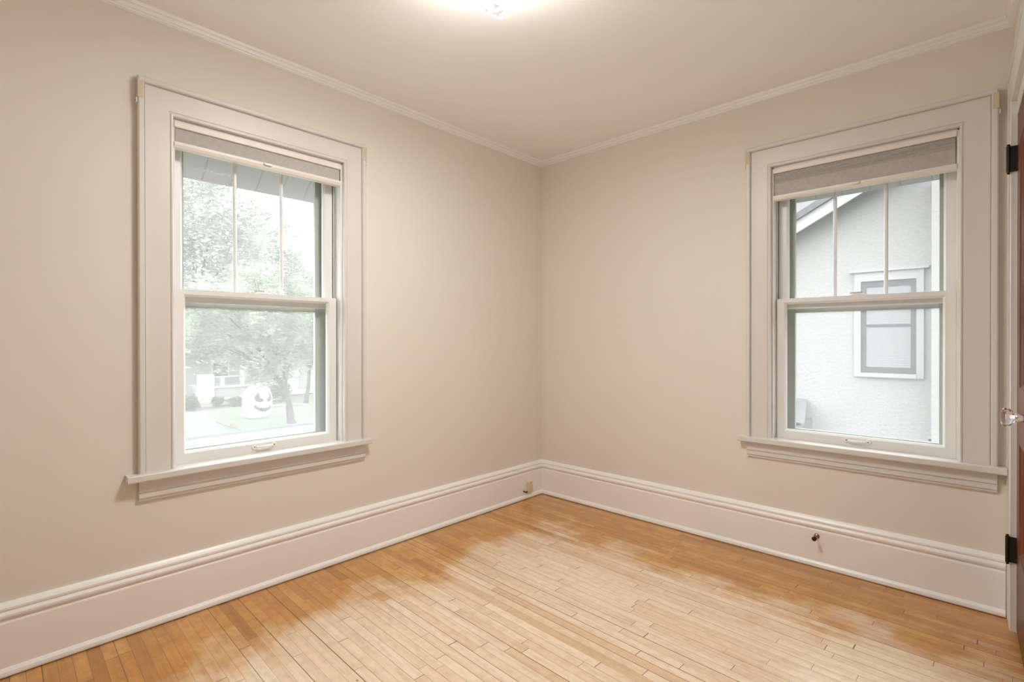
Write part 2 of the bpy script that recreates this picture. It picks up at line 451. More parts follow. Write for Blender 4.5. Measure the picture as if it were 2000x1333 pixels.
bb = MB().loft([[(-p, DY1-0.137, z) for p, z in BP], [(-p, YB, z) for p, z in BP]]).build('baseboard_closet', M['trim'])
bb.location = (XR, 0, 0); bb.rotation_euler = (0, 0, CROT)
tag(bb, 'white baseboard on the closet wall nearest the camera', 'baseboard', kind='structure')
CP = [(0,0),(0.026,0),(0.026,-0.004),(0.0235,-0.013),(0.018,-0.015),(0.0175,-0.018),(0.0185,-0.020),(0.016,-0.029),(0.0105,-0.0305),(0.010,-0.033),
      (0.011,-0.034),(0.010,-0.038),(0.006,-0.0385),(0.0065,-0.042),(0,-0.0435)]
CPz = [(p, H+z) for p, z in CP]
run_profile('trim_1', CPz, 'left', YB, 0, 'thin white crown moulding along the top of the left wall', 'moulding')
run_profile('trim_2', CPz, 'right_m', 0, XR, 'thin white crown moulding above the right hand window', 'moulding')
run_profile('trim_3', CPz, 'closet', YB, 0, 'thin white crown moulding above the closet door', 'moulding')

# ------------------------------------------------------------------ double hung windows
CAS = [(0,0),(0,0.015),(0.003,0.019),(0.008,0.0195),(0.011,0.017),(0.0125,0.0145),(0.015,0.0145),(0.017,0.018),(0.098,0.018),(0.0995,0.014),(0.101,0.014),
       (0.1025,0.028),(0.106,0.032),(0.119,0.032),(0.1235,0.028),(0.1235,0)]    # (distance from opening, protrusion)
def window(name, loc, rz, label, horn=0.525):
    g = empty(name, loc, rz)
    tag(g, label, 'window', kind='structure')
    # casing mitred round three sides; local y is outward so protrusion is -y
    rings = [[(-HW-s, -p, WZ0+0.003) for s, p in CAS], [(-HW-s, -p, WZ1+s) for s, p in CAS],
             [(HW+s, -p, WZ1+s) for s, p in CAS], [(HW+s, -p, WZ0+0.003) for s, p in CAS]]
    MB().loft(rings).build('casing', M['trim'], g)
    # stool with horns, rounded nose
    st = [(-0.045, 0.5975), (-0.0515, 0.599), (-0.053, 0.603), (-0.053, 0.622), (-0.050, 0.6255), (-0.045, 0.6262), (0.0, 0.6250), (0.06, 0.6235), (0.06, 0.6005), (0, 0.5995)]
    a = MB().loft([[(-0.545, y, z) for y, z in st[:6]+[(0.0,0.6262),(0.0,0.5975)]], [(horn, y, z) for y, z in st[:6]+[(0.0,0.6262),(0.0,0.5975)]]])
    a.box((-HW+0.001, 0.0, 0.6005), (HW-0.001, 0.05, 0.6262))
    a.build('stool', M['trim'], g)
    ap = [(0,0.5995),(-0.020,0.5995),(-0.020,0.552),(-0.017,0.549),(-0.013,0.5475),(-0.013,0.543),(-0.019,0.541),(-0.019,0.527),(-0.014,0.523),(-0.012,0.518),(-0.012,0.514),(0,0.514)]
    MB().loft([[(-0.503, y, z) for y, z in ap], [(0.503, y, z) for y, z in ap]]).build('apron', M['trim'], g)
    # jamb lining, stops, parting bead
    j = MB()
    for sg in (-1, 1):
        j.box((sg*HW, 0.0, WZ0-0.02), (sg*RO, TH, WZ1+0.018))
        j.box((sg*HW, 0.004, WZ0), (sg*(HW-0.009), 0.044, WZ1))
        j.box((sg*HW, 0.083, WZ0), (sg*(HW-0.008), 0.089, WZ1))
        j.box((sg*HW, 0.127, WZ0), (sg*(HW-0.014), 0.150, WZ1))
    j.box((-HW, 0.0, WZ1), (HW, TH, WZ1+0.018)); j.box((-HW, 0.05, WZ0-0.02), (HW, TH+0.02, WZ0))
    j.box((-HW, 0.004, WZ1-0.009), (HW, 0.044, WZ1)); j.box((-HW, 0.127, WZ1-0.014), (HW, 0.150, WZ1))
    jo = j.build('jamb', M['jambvinyl'], g, bevel=0.0015)
    for sg in (-1, 1):
        MB().box((sg*(HW-0.0005), 0.103, 1.262), (sg*(HW-0.002), 0.108, 1.335)).build('balance_slot', M['slot'], jo)
    def sash(nm, d0, d1, z0, z1, bot, top, stile=0.047):
        w = HW-0.0115
        s = MB()
        bev = 0.009
        # frame as a mitred loop with a glazing bevel: outer -> face inner -> bevel -> glass rebate
        def loop(y, inset_s, inset_b, inset_t):
            return [(-w+inset_s, y, z0+inset_b), (w-inset_s, y, z0+inset_b), (w-inset_s, y, z1-inset_t), (-w+inset_s, y, z1-inset_t)]
        rings = [loop(d0,0,0,0), loop(d0,stile-bev,bot-bev,top-bev), loop(d0+0.012,stile,bot,top), loop(d1-0.010,stile,bot,top), loop(d1,stile-0.006,bot-0.006,top-0.006), loop(d1,0,0,0), loop(d0,0,0,0)]
        s.loft(rings, caps=False)
        o = s.build(nm, M['sash'], g)
        MB().box((-w+stile-0.004, (d0+d1)/2, z0+bot-0.004), (w-stile+0.004, (d0+d1)/2+0.004, z1-top+0.004)).build('pane', M['glass'], o)
        return o, w-stile
    us, gw = sash('upper_sash', 0.0905, 0.1255, 1.325, WZ1-0.002, 0.050, 0.05)
    for k in (-1, 1):
        u = k*gw/3
        MB().loft([[(u-0.0085, 0.104, z), (u-0.004, 0.097, z), (u+0.004, 0.097, z), (u+0.0085, 0.104, z), (u+0.0085, 0.107, z), (u-0.0085, 0.107, z)] for z in (1.375, WZ1-0.052)]).build('muntin', M['sash'], us)
    ls, gw2 = sash('lower_sash', 0.0465, 0.0815, WZ0+0.002, 1.378, 0.052, 0.030)
    # sash lift: bar between two round feet
    for u in (-0.045, 0.045):
        f = MB().lathe([(0.0125,0),(0.0125,0.003),(0.010,0.006),(0.0001,0.007)], (u, 0.0465, 0.6535), (0,-1,0), 20).build('lift_foot', M['clear'], ls, smooth=False)
        MB().lathe([(0.0028,0),(0.0028,0.0015),(0.0001,0.002)], (u, 0.0400, 0.6535), (0,-1,0), 10).build('screw', M['screw'], ls)
    MB().tube([(-0.037,0.0455,0.6535),(-0.033,0.034,0.6535),(-0.026,0.029,0.6535),(0.026,0.029,0.6535),(0.033,0.034,0.6535),(0.037,0.0455,0.6535)], 0.0045, 10).build('lift_bar', M['clear'], ls, smooth=True)
    # tiny maker stamp in the corner of the lower glass, unreadable
    MB().lathe([(0.006,0),(0.006,0.0006)], (gw2-0.045, 0.0625, 0.694), (0,-1,0), 12).build('glass_stamp', M['lock'], ls).scale = (1,1,1)
    # sash lock on the meeting rail
    lk = MB()
    lk.loft([[(-0.032, 0.050, 1.378), (0.032, 0.050, 1.378), (0.032, 0.078, 1.378), (-0.032, 0.078, 1.378)], [(-0.020, 0.053, 1.388), (0.020, 0.053, 1.388), (0.020, 0.076, 1.388), (-0.020, 0.076, 1.388)]])
    lo = lk.build('sash_lock', M['sash'], g, bevel=0.003)
    MB().loft([[(-0.036, 0.070, z), (0.012, 0.064, z), (0.016, 0.074, z), (0.010, 0.082, z), (-0.034, 0.079, z)] for z in (1.389, 1.3965)]).build('lock_lever', M['lock'], lo, bevel=0.002)
    # storm frame outside with insect screen
    s = MB()
    d0, d1 = 0.152, 0.176
    s.box((-HW+0.001, d0, WZ0+0.001), (-0.305, d1, WZ1-0.001)); s.box((0.305, d0, WZ0+0.001), (HW-0.001, d1, WZ1-0.001))
    s.box((-0.305, d0, WZ0+0.001), (0.305, d1, 0.669)); s.box((-0.305, d0, 2.035), (0.305, d1, WZ1-0.001)); s.box((-0.305, d0, 1.305), (0.305, d1, 1.338))
    so = s.build('storm_frame', M['storm'], g, bevel=0.002)
    MB().box((-0.306, 0.164, 0.668), (0.306, 0.1645, 2.036)).build('insect_screen', M['screen'], so)
    return g
window('window_1', (0, WC_L, 0), R(90), 'white double hung window looking out on trees and a street')
window('window_2', (WC_R, 0, 0), 0.0, 'white double hung window looking out on the stucco house', 0.533)

# ------------------------------------------------------------------ cellular shades
def shade(loc, rz, zf, label, open_pleats):
    """zf: height of the bottom of the fabric"""
    g = empty('cellular_shade', loc, rz)
    tag(g, label, 'window shade', 'pleated taupe shades in the two windows')
    w = 0.376
    zt = WZ1-0.010
    MB().box((-w, -0.004, zt-0.026), (w-0.003, 0.040, zt)).build('head_rail', M['rail'], g, bevel=0.003)
    # pleated honeycomb stack
    z = zt-0.0265; prof_f = []; prof_b = []
    i = 0
    while z > zf:
        h = 0.0125 if i < open_pleats else 0.004
        prof_f += [(0.007, z), (-0.001 if i < open_pleats else 0.0063, z-h/2)]
        prof_b += [(0.032, z), (0.038, z-h/2)]
        z -= h; i += 1
    P = prof_f + [(0.007, zf)] + [(0.032, zf)] + prof_b[::-1]
    MB().loft([[(-w+0.006, y, zz) for y, zz in P], [(w-0.009, y, zz) for y, zz in P]]).build('pleated_fabric', M['fabric'], g)
    rp = [(-0.006, zf-0.001), (0.042, zf-0.001), (0.042, zf-0.018), (0.034, zf-0.025), (0.0, zf-0.025), (-0.006, zf-0.012)]
    br = MB().loft([[(-w, y, zz) for y, zz in rp], [(w-0.003, y, zz) for y, zz in rp]]).build('bottom_rail', M['rail'], g, bevel=0.0015)
    MB().loft([[(-0.022, -0.0065, zf-0.002), (0.022, -0.0065, zf-0.002), (0.022, -0.0065, zf-0.011), (-0.022, -0.0065, zf-0.011)],
               [(-0.015, -0.016, zf-0.004), (0.015, -0.016, zf-0.004), (0.015, -0.016, zf-0.014), (-0.015, -0.016, zf-0.014)]]).build('pull_tab', M['clear'], br, bevel=0.002)
    return g
shade((0, WC_L, 0), R(90), 1.990, 'taupe pleated shade fully raised at the top of the street side window', 0)
shade((WC_R, 0, 0), 0.0, 1.930, 'taupe pleated shade hanging a little lower in the window facing the stucco house', 4)

# ------------------------------------------------------------------ curtain rod brackets on the casings
def bracket(loc, rz, sg, label):
    g = empty('curtain_rod_bracket', loc, rz)
    tag(g, label, 'bracket', 'small tan curtain rod brackets')
    u = sg*(HW+0.1235)
    p = MB()
    p.box((u, -0.030, 2.118), (u+sg*0.0015, -0.004, 2.196))
    p.box((u-sg*0.018, -0.0335, 2.122), (u+sg*0.0015, -0.0315, 2.190))
    p.build('plate', M['bracket'], g, bevel=0.0005)
    h = MB()
    h.box((u+sg*0.0015, -0.029, 2.100), (u+sg*0.006, -0.010, 2.118))
    ho = h.build('hook', M['rail'], g, bevel=0.001)
    MB().lathe([(0.0025,0),(0.0025,0.001)], (u+sg*0.006, -0.019, 2.109), (sg,0,0), 10).build('hole', M['screw'], ho)
bracket((0, WC_L, 0), R(90), -1, 'tan curtain rod bracket on the upper left corner of the street side window')
bracket((0, WC_L, 0), R(90), 1, 'tan curtain rod bracket on the upper right corner of the street side window')
bracket((WC_R, 0, 0), 0.0, -1, 'tan curtain rod bracket on the corner of the stucco side window away from the door')
bracket((WC_R, 0, 0), 0.0, 1, 'tan curtain rod bracket on the window corner beside the closet door')

# ------------------------------------------------------------------ closet door
dr = empty('door_1', (XR - DY0*math.sin(CROT), DY0*math.cos(CROT), 0), CROT)
tag(dr, 'dark red brown panelled closet door with a crystal knob and white casing', 'door', kind='structure')
def dl(x, y): return (x, y)
CW = 0.136
# casing on the room face (local x negative is into the room; local y from hinge side toward the camera is negative)
LW = DY1-DY0            # negative opening width
cas = [(0,0),(0,0.016),(0.004,0.0185),(0.106,0.0185),(0.108,0.015),(0.110,0.015),(0.112,0.021),(0.131,0.021),(CW,0.017),(CW,0)]
ZC = DZ+0.06
rings = [[(-p, s, 0.0) for s, p in cas], [(-p, s, ZC+s) for s, p in cas], [(-p, LW-s, ZC+s) for s, p in cas], [(-p, LW-s, 0.0) for s, p in cas]]
MB().loft(rings).build('casing', M['trim'], dr)
jm = MB()
jm.box((0, 0, 0), (0.12, -0.003, ZC)); jm.box((0, LW, 0), (0.12, LW+0.003, ZC)); jm.box((0.0, -0.003, DZ), (0.12, LW+0.003, ZC)); jm.box((0.04, -0.003, 0), (0.055, LW+0.003, DZ))
jm.build('jamb', M['trim'], dr)
# leaf: stiles and rails with recessed panels and sloped sticking
lf = MB()
y0, y1 = -0.006, LW+0.006
zb, zt = 0.012, DZ-0.003
st = 0.105
P1, P2 = (0.34, 0.76), (0.975, 1.915)
x0, x1 = 0.0015, 0.036
lf.box((x0, y0, zb), (x1, y0-st, zt)); lf.box((x0, y1+st, zb), (x1, y1, zt))
for za, zc in ((zb, P1[0]), (P1[1], P2[0]), (P2[1], zt)): lf.box((x0, y0-st, za), (x1, y1+st, zc))
leaf = lf.build('door_leaf', M['door'], dr, bevel=0.0015)
for za, zc in (P1, P2):
    a, b = y0-st, y1+st
    lo = lambda x, i: [(x, a-i, za+i), (x, b+i, za+i), (x, b+i, zc-i), (x, a-i, zc-i)]
    MB().loft([lo(x0, 0.0), lo(x0+0.004, 0.004), lo(x0+0.010, 0.014), lo(x0+0.013, 0.016), lo(x0+0.013, 0.03)], caps=False).add(lo(x0+0.013, 0.03), [(0,1,2,3)]).build('door_panel', M['door'], leaf)
# crystal knob
KY, KZ = -0.601, 0.915
kn = MB()
kn.lathe([(0.0001,-0.072),(0.018,-0.0715),(0.0265,-0.067),(0.0295,-0.060),(0.0285,-0.052),(0.022,-0.046),(0.014,-0.040),(0.012,-0.036),(0.0001,-0.036)], (0, KY, KZ), (1,0,0), 8)
ko = kn.build('door_knob', M['crystal'], dr)
MB().lathe([(0.012,-0.040),(0.0145,-0.034),(0.0125,-0.022),(0.014,-0.012)], (0, KY, KZ), (1,0,0), 24).build('ferrule', M['nickel'], ko, smooth=True)
MB().lathe([(0.014,-0.011),(0.018,-0.010),(0.021,-0.006),(0.026,-0.002),(0.027,0.0015)], (0, KY, KZ), (1,0,0), 28).build('rosette', M['bronze'], ko, smooth=True)
for z in (1.872, 0.325):
    hg = MB()
    hg.lathe([(0.0001,-0.060),(0.004,-0.059),(0.0055,-0.056),(0.003,-0.053),(0.0068,-0.052),(0.0068,-0.031),(0.0062,-0.0305),(0.0062,-0.0295),(0.0068,-0.029),(0.0068,-0.010),(0.0062,-0.0095),(0.0062,-0.0085),(0.0068,-0.008),(0.0068,0.010),(0.0062,0.0105),(0.0062,0.0115),(0.0068,0.012),(0.0068,0.031),(0.0062,0.0315),(0.0062,0.0325),(0.0068,0.033),(0.0068,0.052),(0.003,0.053),(0.0055,0.056),(0.004,0.059),(0.0001,0.060)], (-0.0245, -0.004, z), (0,0,1), 14)
    ho = hg.build('hinge', M['bronze'], dr)
    MB().box((-0.0235, -0.001, z-0.050), (0.002, -0.0035, z+0.050)).box((-0.0235, -0.0045, z-0.050), (0.002, -0.007, z+0.050)).build('hinge_leaf', M['bronze'], ho)

# ------------------------------------------------------------------ ceiling light
LX, LY = 1.262, -1.785
cl = empty('ceiling_light', (LX, LY, H), R(-12))
tag(cl, 'square white glass ceiling light with corner sprigs, lit and glowing', 'ceiling light')
MB().lathe([(0.085,-0.0005),(0.085,-0.012),(0.075,-0.022),(0.03,-0.030),(0.0001,-0.030)], (0,0,0), (0,0,1), 32).build('canopy', M['lampmetal'], cl, smooth=True)
MB().lathe([(0.006,-0.030),(0.006,-0.156)], (0,0,0), (0,0,1), 12).build('stem', M['brass'], cl)
MB().lathe([(0.0001,-0.180),(0.006,-0.178),(0.010,-0.170),(0.006,-0.164),(0.016,-0.1615),(0.016,-0.1605)], (0,0,0), (0,0,1), 20).build('finial', M['brass'], cl, smooth=True)
N = 24; HS = 0.165
top = []; 
def zshade(a, b):
    m = max(abs(a), abs(b)); r = math.hypot(a, b)
    return -0.160 + 0.020*(m**5) + 0.004*r*r
g1 = [[(a/N*2-1, b/N*2-1) for b in range(N+1)] for a in range(N+1)]
vs = [(p[0]*HS, p[1]*HS, zshade(*p)+0.004) for row in g1 for p in row] + [(p[0]*HS, p[1]*HS, zshade(*p)) for row in g1 for p in row]
fs = []; n1 = N+1; off = n1*n1
for a in range(N):
    for b in range(N):
        i = a*n1+b
        fs.append((i, i+1, i+n1+1, i+n1)); fs.append((off+i, off+i+n1, off+i+n1+1, off+i+1))
edge = [(a, 0) for a in range(N)] + [(N, b) for b in range(N)] + [(a, N) for a in range(N, 0, -1)] + [(0, b) for b in range(N, 0, -1)]
for k in range(len(edge)):
    a, b = edge[k]; c, d = edge[(k+1) % len(edge)]
    fs.append((a*n1+b, c*n1+d, off+c*n1+d, off+a*n1+b))
gs = MB().add(vs, fs).build('glass_shade', M['shade_glass'], cl, smooth=True)
gs.data.materials.append(M['shade_top'])
for p in gs.data.polygons:
    if p.normal.z > 0.3: p.material_index = 1

# ------------------------------------------------------------------ small fittings on the baseboards
pj = empty('phone_jack', (0.018, -0.172, 0.088))
tag(pj, 'small ivory phone jack box on the baseboard near the far corner', 'phone jack')
MB().box((0, -0.024, -0.036), (0.024, 0.024, 0.036)).build('jack_box', M['ivory'], pj, bevel=0.004)
MB().box((0.0241, -0.003, 0.026), (0.026, 0.003, 0.032)).build('cover_screw', M['brass'], pj)
cb = MB().tube([(0.012,-0.020,-0.031),(0.012,-0.030,-0.040),(0.010,-0.040,-0.036),(0.004,-0.050,-0.029),(0.001,-0.056,-0.026)], 0.004, 8).build('cord_stub', M['rubber'], pj, smooth=True)
ds = empty('door_stop', (1.838, -0.018, 0.158))
tag(ds, 'brass door stop with a black rubber tip on the right baseboard', 'door stop')
MB().lathe([(0.0001,0),(0.013,0),(0.013,0.003),(0.009,0.006),(0.0045,0.008),(0.0045,0.040),(0.008,0.041),(0.0085,0.044)], (0,0,0), (0,-1,0), 20).build('rod', M['brass'], ds, smooth=True)
MB().lathe([(0.0095,0.043),(0.0105,0.046),(0.0105,0.056),(0.008,0.060),(0.0001,0.061)], (0,0,0), (0,-1,0), 20).build('rubber_tip', M['rubber'], ds, smooth=True)

# ------------------------------------------------------------------ own eaves seen through the glass
ez0, ez1 = 2.035, 2.34
ex = 0.66
e = MB().poly([(-TH-0.02, -6, ez1), (-ex, -6, ez0-0.003), (-ex, ex, ez0-0.003), (-TH-0.02, TH+0.02, ez1)], (0, 0, 0.03))
tag(e.build('eave_soffit', M['soffit']), 'grey board soffit under the roof edge above the street side window', 'eave', kind='structure')
e = MB().poly([(-TH-0.02, TH+0.02, ez1), (-ex, ex, ez0), (7, ex, ez0), (7, TH+0.02, ez1)], (0, 0, 0.03))
tag(e.build('eave_soffit', M['soffit2']), 'grey board soffit under the roof edge above the stucco side window', 'eave', kind='structure')
e = MB().box((-ex-0.02, -6, ez0-0.003), (-ex, ex+0.02, ez0+0.14)).box((-ex, ex, ez0), (7, ex+0.02, ez0+0.14))
tag(e.build('eave_fascia', M['exttrim']), 'white board along the edge of the eaves', 'eave', kind='structure')
e0 = ex+0.04; zr = lambda d: ez0+0.145+0.8*d
hr = MB().poly([(-e0,-6,zr(0)), (-e0,e0,zr(0)), (2.3,-2.3,zr(2.3+e0)), (2.3,-6,zr(2.3+e0))], (0,0,0.03))
hr.poly([(-e0,e0,zr(0)), (7,e0,zr(0)), (7,-2.3,zr(2.3+e0)), (2.3,-2.3,zr(2.3+e0))], (0,0,0.03))
tag(hr.build('roof_slab', M['roof']), 'grey shingled roof of this house', 'roof', kind='structure')
hw = MB().box((-TH-0.015, -6, -3.0), (-TH, TH+0.015, WZ0-0.03)).box((-TH, TH, -3.0), (7, TH+0.015, WZ0-0.03))
tag(hw.build('wall_outside', M['stucco']), 'outside face of this house below the windows', 'wall', kind='structure')

# ------------------------------------------------------------------ ground outside
GZ = -3.0
g = MB().box((-75, -40, GZ-0.2), (30, 70, GZ-0.06))
tag(g.build('ground', M['grass']), 'green lawns round the houses', 'ground', kind='structure')
g = MB().box((-19.6, -40, GZ-0.06), (-10.0, 70, GZ-0.05))
tag(g.build('street_ground', M['asphalt']), 'pale grey street between the houses', 'street', kind='structure')
g = MB().box((-32.5, 5.6, GZ-0.06), (-22.1, 40, GZ))
tag(g.build('lawn_ground', M['grass']), 'green front lawn under the white pumpkin', 'lawn', kind='structure')
g = MB().poly([(-32.5, 4.7, GZ-0.06), (-22.1, 3.0, GZ-0.06), (-22.1, 4.95, GZ-0.06), (-32.5, 6.5, GZ-0.06)], (0, 0, 0.075))
tag(g.build('walkway_ground', M['concrete']), 'pale concrete path leading to the house across the street', 'path', kind='structure')
g = MB()
g.box((-22.1, -40, GZ-0.06), (-21.9, 70, GZ+0.06)); g.box((-21.9, -40, GZ-0.06), (-20.5, 70, GZ-0.02)); g.box((-20.5, -40, GZ-0.06), (-20.2, 70, GZ-0.04)); g.box((-19.8, -40, GZ-0.06), (-19.6, 70, GZ-0.0))
tag(g.build('pavement_ground', M['concrete']), 'pale concrete sidewalk and kerb along the street', 'sidewalk', kind='structure')

# ------------------------------------------------------------------ white inflatable pumpkin
PX, PY = -26.2, 7.6
pk = empty('inflatable_pumpkin', (PX, PY, GZ), R(11))
tag(pk, 'big white inflatable pumpkin with a grinning carved face on the lawn', 'pumpkin')
def pk_r(z, a):
    t = z/1.72
    base = 0.715*(max(0.0, 1-abs((t-0.46)/0.56)**2.7))**(1/2.3)
    return base*(1 - 0.030*(1-abs(math.cos(6*a))**0.8))
zs = [0.0, 0.02, 0.06, 0.12, 0.2, 0.3, 0.42, 0.55, 0.7, 0.85, 1.0, 1.14, 1.27, 1.38, 1.48, 1.56, 1.62, 1.67, 1.70, 1.715]
NA = 96
rings = [[(pk_r(z, 2*PI*k/NA)*math.cos(2*PI*k/NA), pk_r(z, 2*PI*k/NA)*math.sin(2*PI*k/NA), z) for k in range(NA)] for z in zs]
body = MB().loft(rings).build('body', M['inflatable'], pk, smooth=True)
MB().tube([(0,0,1.66),(0.01,0.01,1.74),(0.03,0.03,1.80)], [0.11, 0.08, 0.07], 10).build('stem', M['lock'], pk, smooth=True)
def inside(poly, x, y):
    c = False; n = len(poly); j = n-1
    for i in range(n):
        xi, yi = poly[i]; xj, yj = poly[j]
        if (yi > y) != (yj > y) and x < (xj-xi)*(y-yi)/(yj-yi)+xi: c = not c
        j = i
    return c
def face_piece(name, poly):
    """poly in (degrees round the body, height); wrapped on the body surface"""
    st_a, st_z = 0.9, 0.012
    a0, a1 = min(p[0] for p in poly), max(p[0] for p in poly); z0, z1 = min(p[1] for p in poly), max(p[1] for p in poly)
    mb = MB()
    a = a0
    while a < a1:
        z = z0
        while z < z1:
            if inside(poly, a+st_a/2, z+st_z/2):
                q = []
                for dr_ in (1.004, 1.014):
                    for aa, zz in ((a, z), (a+st_a, z), (a+st_a, z+st_z), (a, z+st_z)):
                        r = pk_r(zz, R(aa))*dr_ + (0.004 if dr_ < 1.01 else 0.006)
                        q.append((r*math.cos(R(aa)), r*math.sin(R(aa)), zz))
                mb.add(q, [(4,5,6,7),(0,3,2,1)])
            z += st_z
        a += st_a
    return mb.build(name, M['black'], pk)
face_piece('eye', [(-26,1.40),(-36,1.29),(-43,1.13),(-40,0.98),(-30,0.88),(-16,0.86),(-9,0.92),(-5,1.02),(-14,1.03),(-20,1.10),(-23,1.24)])
face_piece('eye', [(26,1.40),(36,1.29),(43,1.13),(40,0.98),(30,0.88),(16,0.86),(9,0.92),(5,1.02),(14,1.03),(20,1.10),(23,1.24)])
up = [(-47,0.80),(-40,0.68),(-36,0.72),(-32,0.60),(-27,0.66),(-22,0.55),(-16,0.62),(-10,0.52),(-4,0.60),(0,0.52),(4,0.60),(10,0.52),(16,0.62),(22,0.55),(27,0.66),(32,0.60),(36,0.72),(40,0.68),(47,0.80)]
dn = [(42,0.58),(37,0.56),(34,0.48),(28,0.46),(25,0.40),(18,0.42),(14,0.35),(7,0.38),(3,0.32),(-3,0.37),(-7,0.33),(-14,0.39),(-18,0.36),(-25,0.45),(-28,0.42),(-34,0.52),(-37,0.50),(-42,0.60)]
face_piece('mouth', up+dn)
sp = empty('orange_pumpkin', (-24.2, 5.65, GZ))
tag(sp, 'small orange pumpkin at the lawn edge beside the concrete path', 'pumpkin')
rings = []
for k in range(9):
    t = -PI/2 + PI*k/8
    rings.append([(0.15*max(0.02, math.cos(t))*(1-0.08*abs(math.sin(4*a*2*PI/48)))*math.cos(2*PI*a/48), 0.15*max(0.02, math.cos(t))*(1-0.08*abs(math.sin(4*a*2*PI/48)))*math.sin(2*PI*a/48), 0.13+0.13*math.sin(t)) for a in range(48)])
MB().loft(rings).build('body', M['orange'], sp, smooth=True)
MB().tube([(0,0,0.25),(0.01,0,0.31)], [0.03,0.02], 8).build('stem', M['bark'], sp)

# ------------------------------------------------------------------ vegetation
rng = random.Random(7)
def rand_dir(r_):
    while True:
        v = Vector((r_.uniform(-1,1), r_.uniform(-1,1), r_.uniform(-1,1)))
        if 0.05 < v.length < 1: return v.normalized()
def leaves(mb, clumps, per, size, r_):
    for c, rad in clumps:
        for _ in range(per):
            p = Vector(c) + rand_dir(r_)*rad*(r_.random()**0.45)
            n = rand_dir(r_); a = Vector((0,0,1)) if abs(n.z) < 0.9 else Vector((1,0,0))
            e1 = n.cross(a).normalized(); e2 = n.cross(e1)
            s = size*r_.uniform(0.6, 1.3)
            mb.add([p-e1*s, p+e2*s*0.45, p+e1*s, p-e2*s*0.45], [(0,1,2,3)])
def tree(loc, height, crown, nclump, per, size, mat, label, trunk_h, trunk_r, seed, group='trees outside the street side window', lean=(0,0), low=0.0, off=(0,0)):
    """crown: (rx, ry, rz) of the leaf ellipsoid, centred height-rz above the ground"""
    r_ = random.Random(seed)
    g = empty('tree', loc); tag(g, label, 'tree', group)
    cz = height-crown[2]
    base = Vector((0,0,-0.05)); fork = Vector((lean[0], lean[1], trunk_h))
    tk = MB().tube([base, base.lerp(fork, 0.1), base.lerp(fork, 0.5)+Vector((0.04,0.03,0)), fork], [trunk_r*1.5, trunk_r*1.1, trunk_r*0.9, trunk_r*0.85], 12)
    clumps = []
    for k in range(nclump):
        d = rand_dir(r_); q = r_.random()**0.4
        p = Vector((off[0] + d.x*crown[0]*q, off[1] + d.y*crown[1]*q, cz + d.z*crown[2]*q + low*abs(d.x)))
        clumps.append((p, 0.20*(crown[0]+crown[2])*r_.uniform(0.7, 1.1)*0.75))
    for k in range(9):
        p = clumps[k*len(clumps)//9][0]
        mid = fork.lerp(p, 0.5) + Vector((0, 0, 0.12*height*0.3))
        tk.tube([fork-Vector((0,0,0.1)), fork.lerp(mid, 0.6), mid, p], [trunk_r*0.55, trunk_r*0.42, trunk_r*0.3, trunk_r*0.1], 8)
    tk.build('trunk', M['bark'], g, smooth=True)
    lv = MB(); leaves(lv, clumps, per, size, r_)
    lv.build('foliage', mat, g)
    return g
tree((-22.9, 8.0, GZ), 7.5, (2.8, 4.0, 2.5), 150, 190, 0.095, M['leaf'], 'nearest street tree, its dark trunk rising right of the white pumpkin', 1.9, 0.17, 11, lean=(0.05, -0.35), off=(0.2, -1.9))
tree((-30.2, 12.1, GZ), 6.8, (2.4, 2.6, 2.3), 70, 160, 0.095, M['leaf'], 'slim tree right behind the nearest street tree', 2.3, 0.12, 12, lean=(0.0, 0.25))
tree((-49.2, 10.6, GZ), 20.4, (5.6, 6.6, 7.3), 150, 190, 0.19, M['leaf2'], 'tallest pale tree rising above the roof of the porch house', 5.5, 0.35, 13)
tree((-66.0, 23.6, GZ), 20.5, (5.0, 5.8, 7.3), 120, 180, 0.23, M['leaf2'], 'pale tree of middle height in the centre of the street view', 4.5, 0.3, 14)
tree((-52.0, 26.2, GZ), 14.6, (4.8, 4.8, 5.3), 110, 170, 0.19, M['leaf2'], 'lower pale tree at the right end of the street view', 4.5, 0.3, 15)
def shrub(x, y, r, h, label, seed):
    r_ = random.Random(seed)
    g = empty('shrub', (x, y, GZ)); tag(g, label, 'shrub', 'shrubs in front of the porch')
    cl_ = [(Vector((r_.uniform(-.6,.6)*r, r_.uniform(-.6,.6)*r, r_.uniform(0.25,0.75)*h)), 0.5*r) for _ in range(16)]
    mb = MB(); leaves(mb, cl_, 60, 0.075, r_); mb.build('foliage', M['shrub'], g)
    st_ = MB()
    for k in range(5): st_.tube([(0.02*k-0.04, 0, -0.02), tuple(cl_[k][0])], [0.02, 0.008], 6)
    st_.build('stem', M['bark'], g)
shrub(-32.0, 7.45, 0.34, 0.75, 'leftmost round shrub against the porch wall beside the path', 21)
shrub(-31.9, 8.35, 0.38, 0.62, 'low shrub in the middle of the porch wall', 22)
shrub(-31.8, 9.3, 0.38, 0.60, 'low shrub nearest the white pumpkin', 23)
shrub(-31.6, 5.75, 0.55, 0.95, 'taller shrub on the left of the path', 24)
shrub(-31.8, 11.2, 0.8, 1.2, 'wide shrub behind and right of the white pumpkin', 25)
# low white rail behind the pumpkin
wr = empty('garden_rail', (-29.5, 9.6, GZ)); tag(wr, 'low white rail with one post crossing the lawn behind the pumpkin', 'rail')
MB().tube([(0,0.0,0.10),(0.15,1.0,0.10),(0.3,1.9,0.08)], 0.045, 8).build('rail', M['exttrim'], wr)
MB().tube([(0.12,0.85,0.0),(0.12,0.85,0.52)], 0.05, 8).build('post', M['exttrim'], wr)

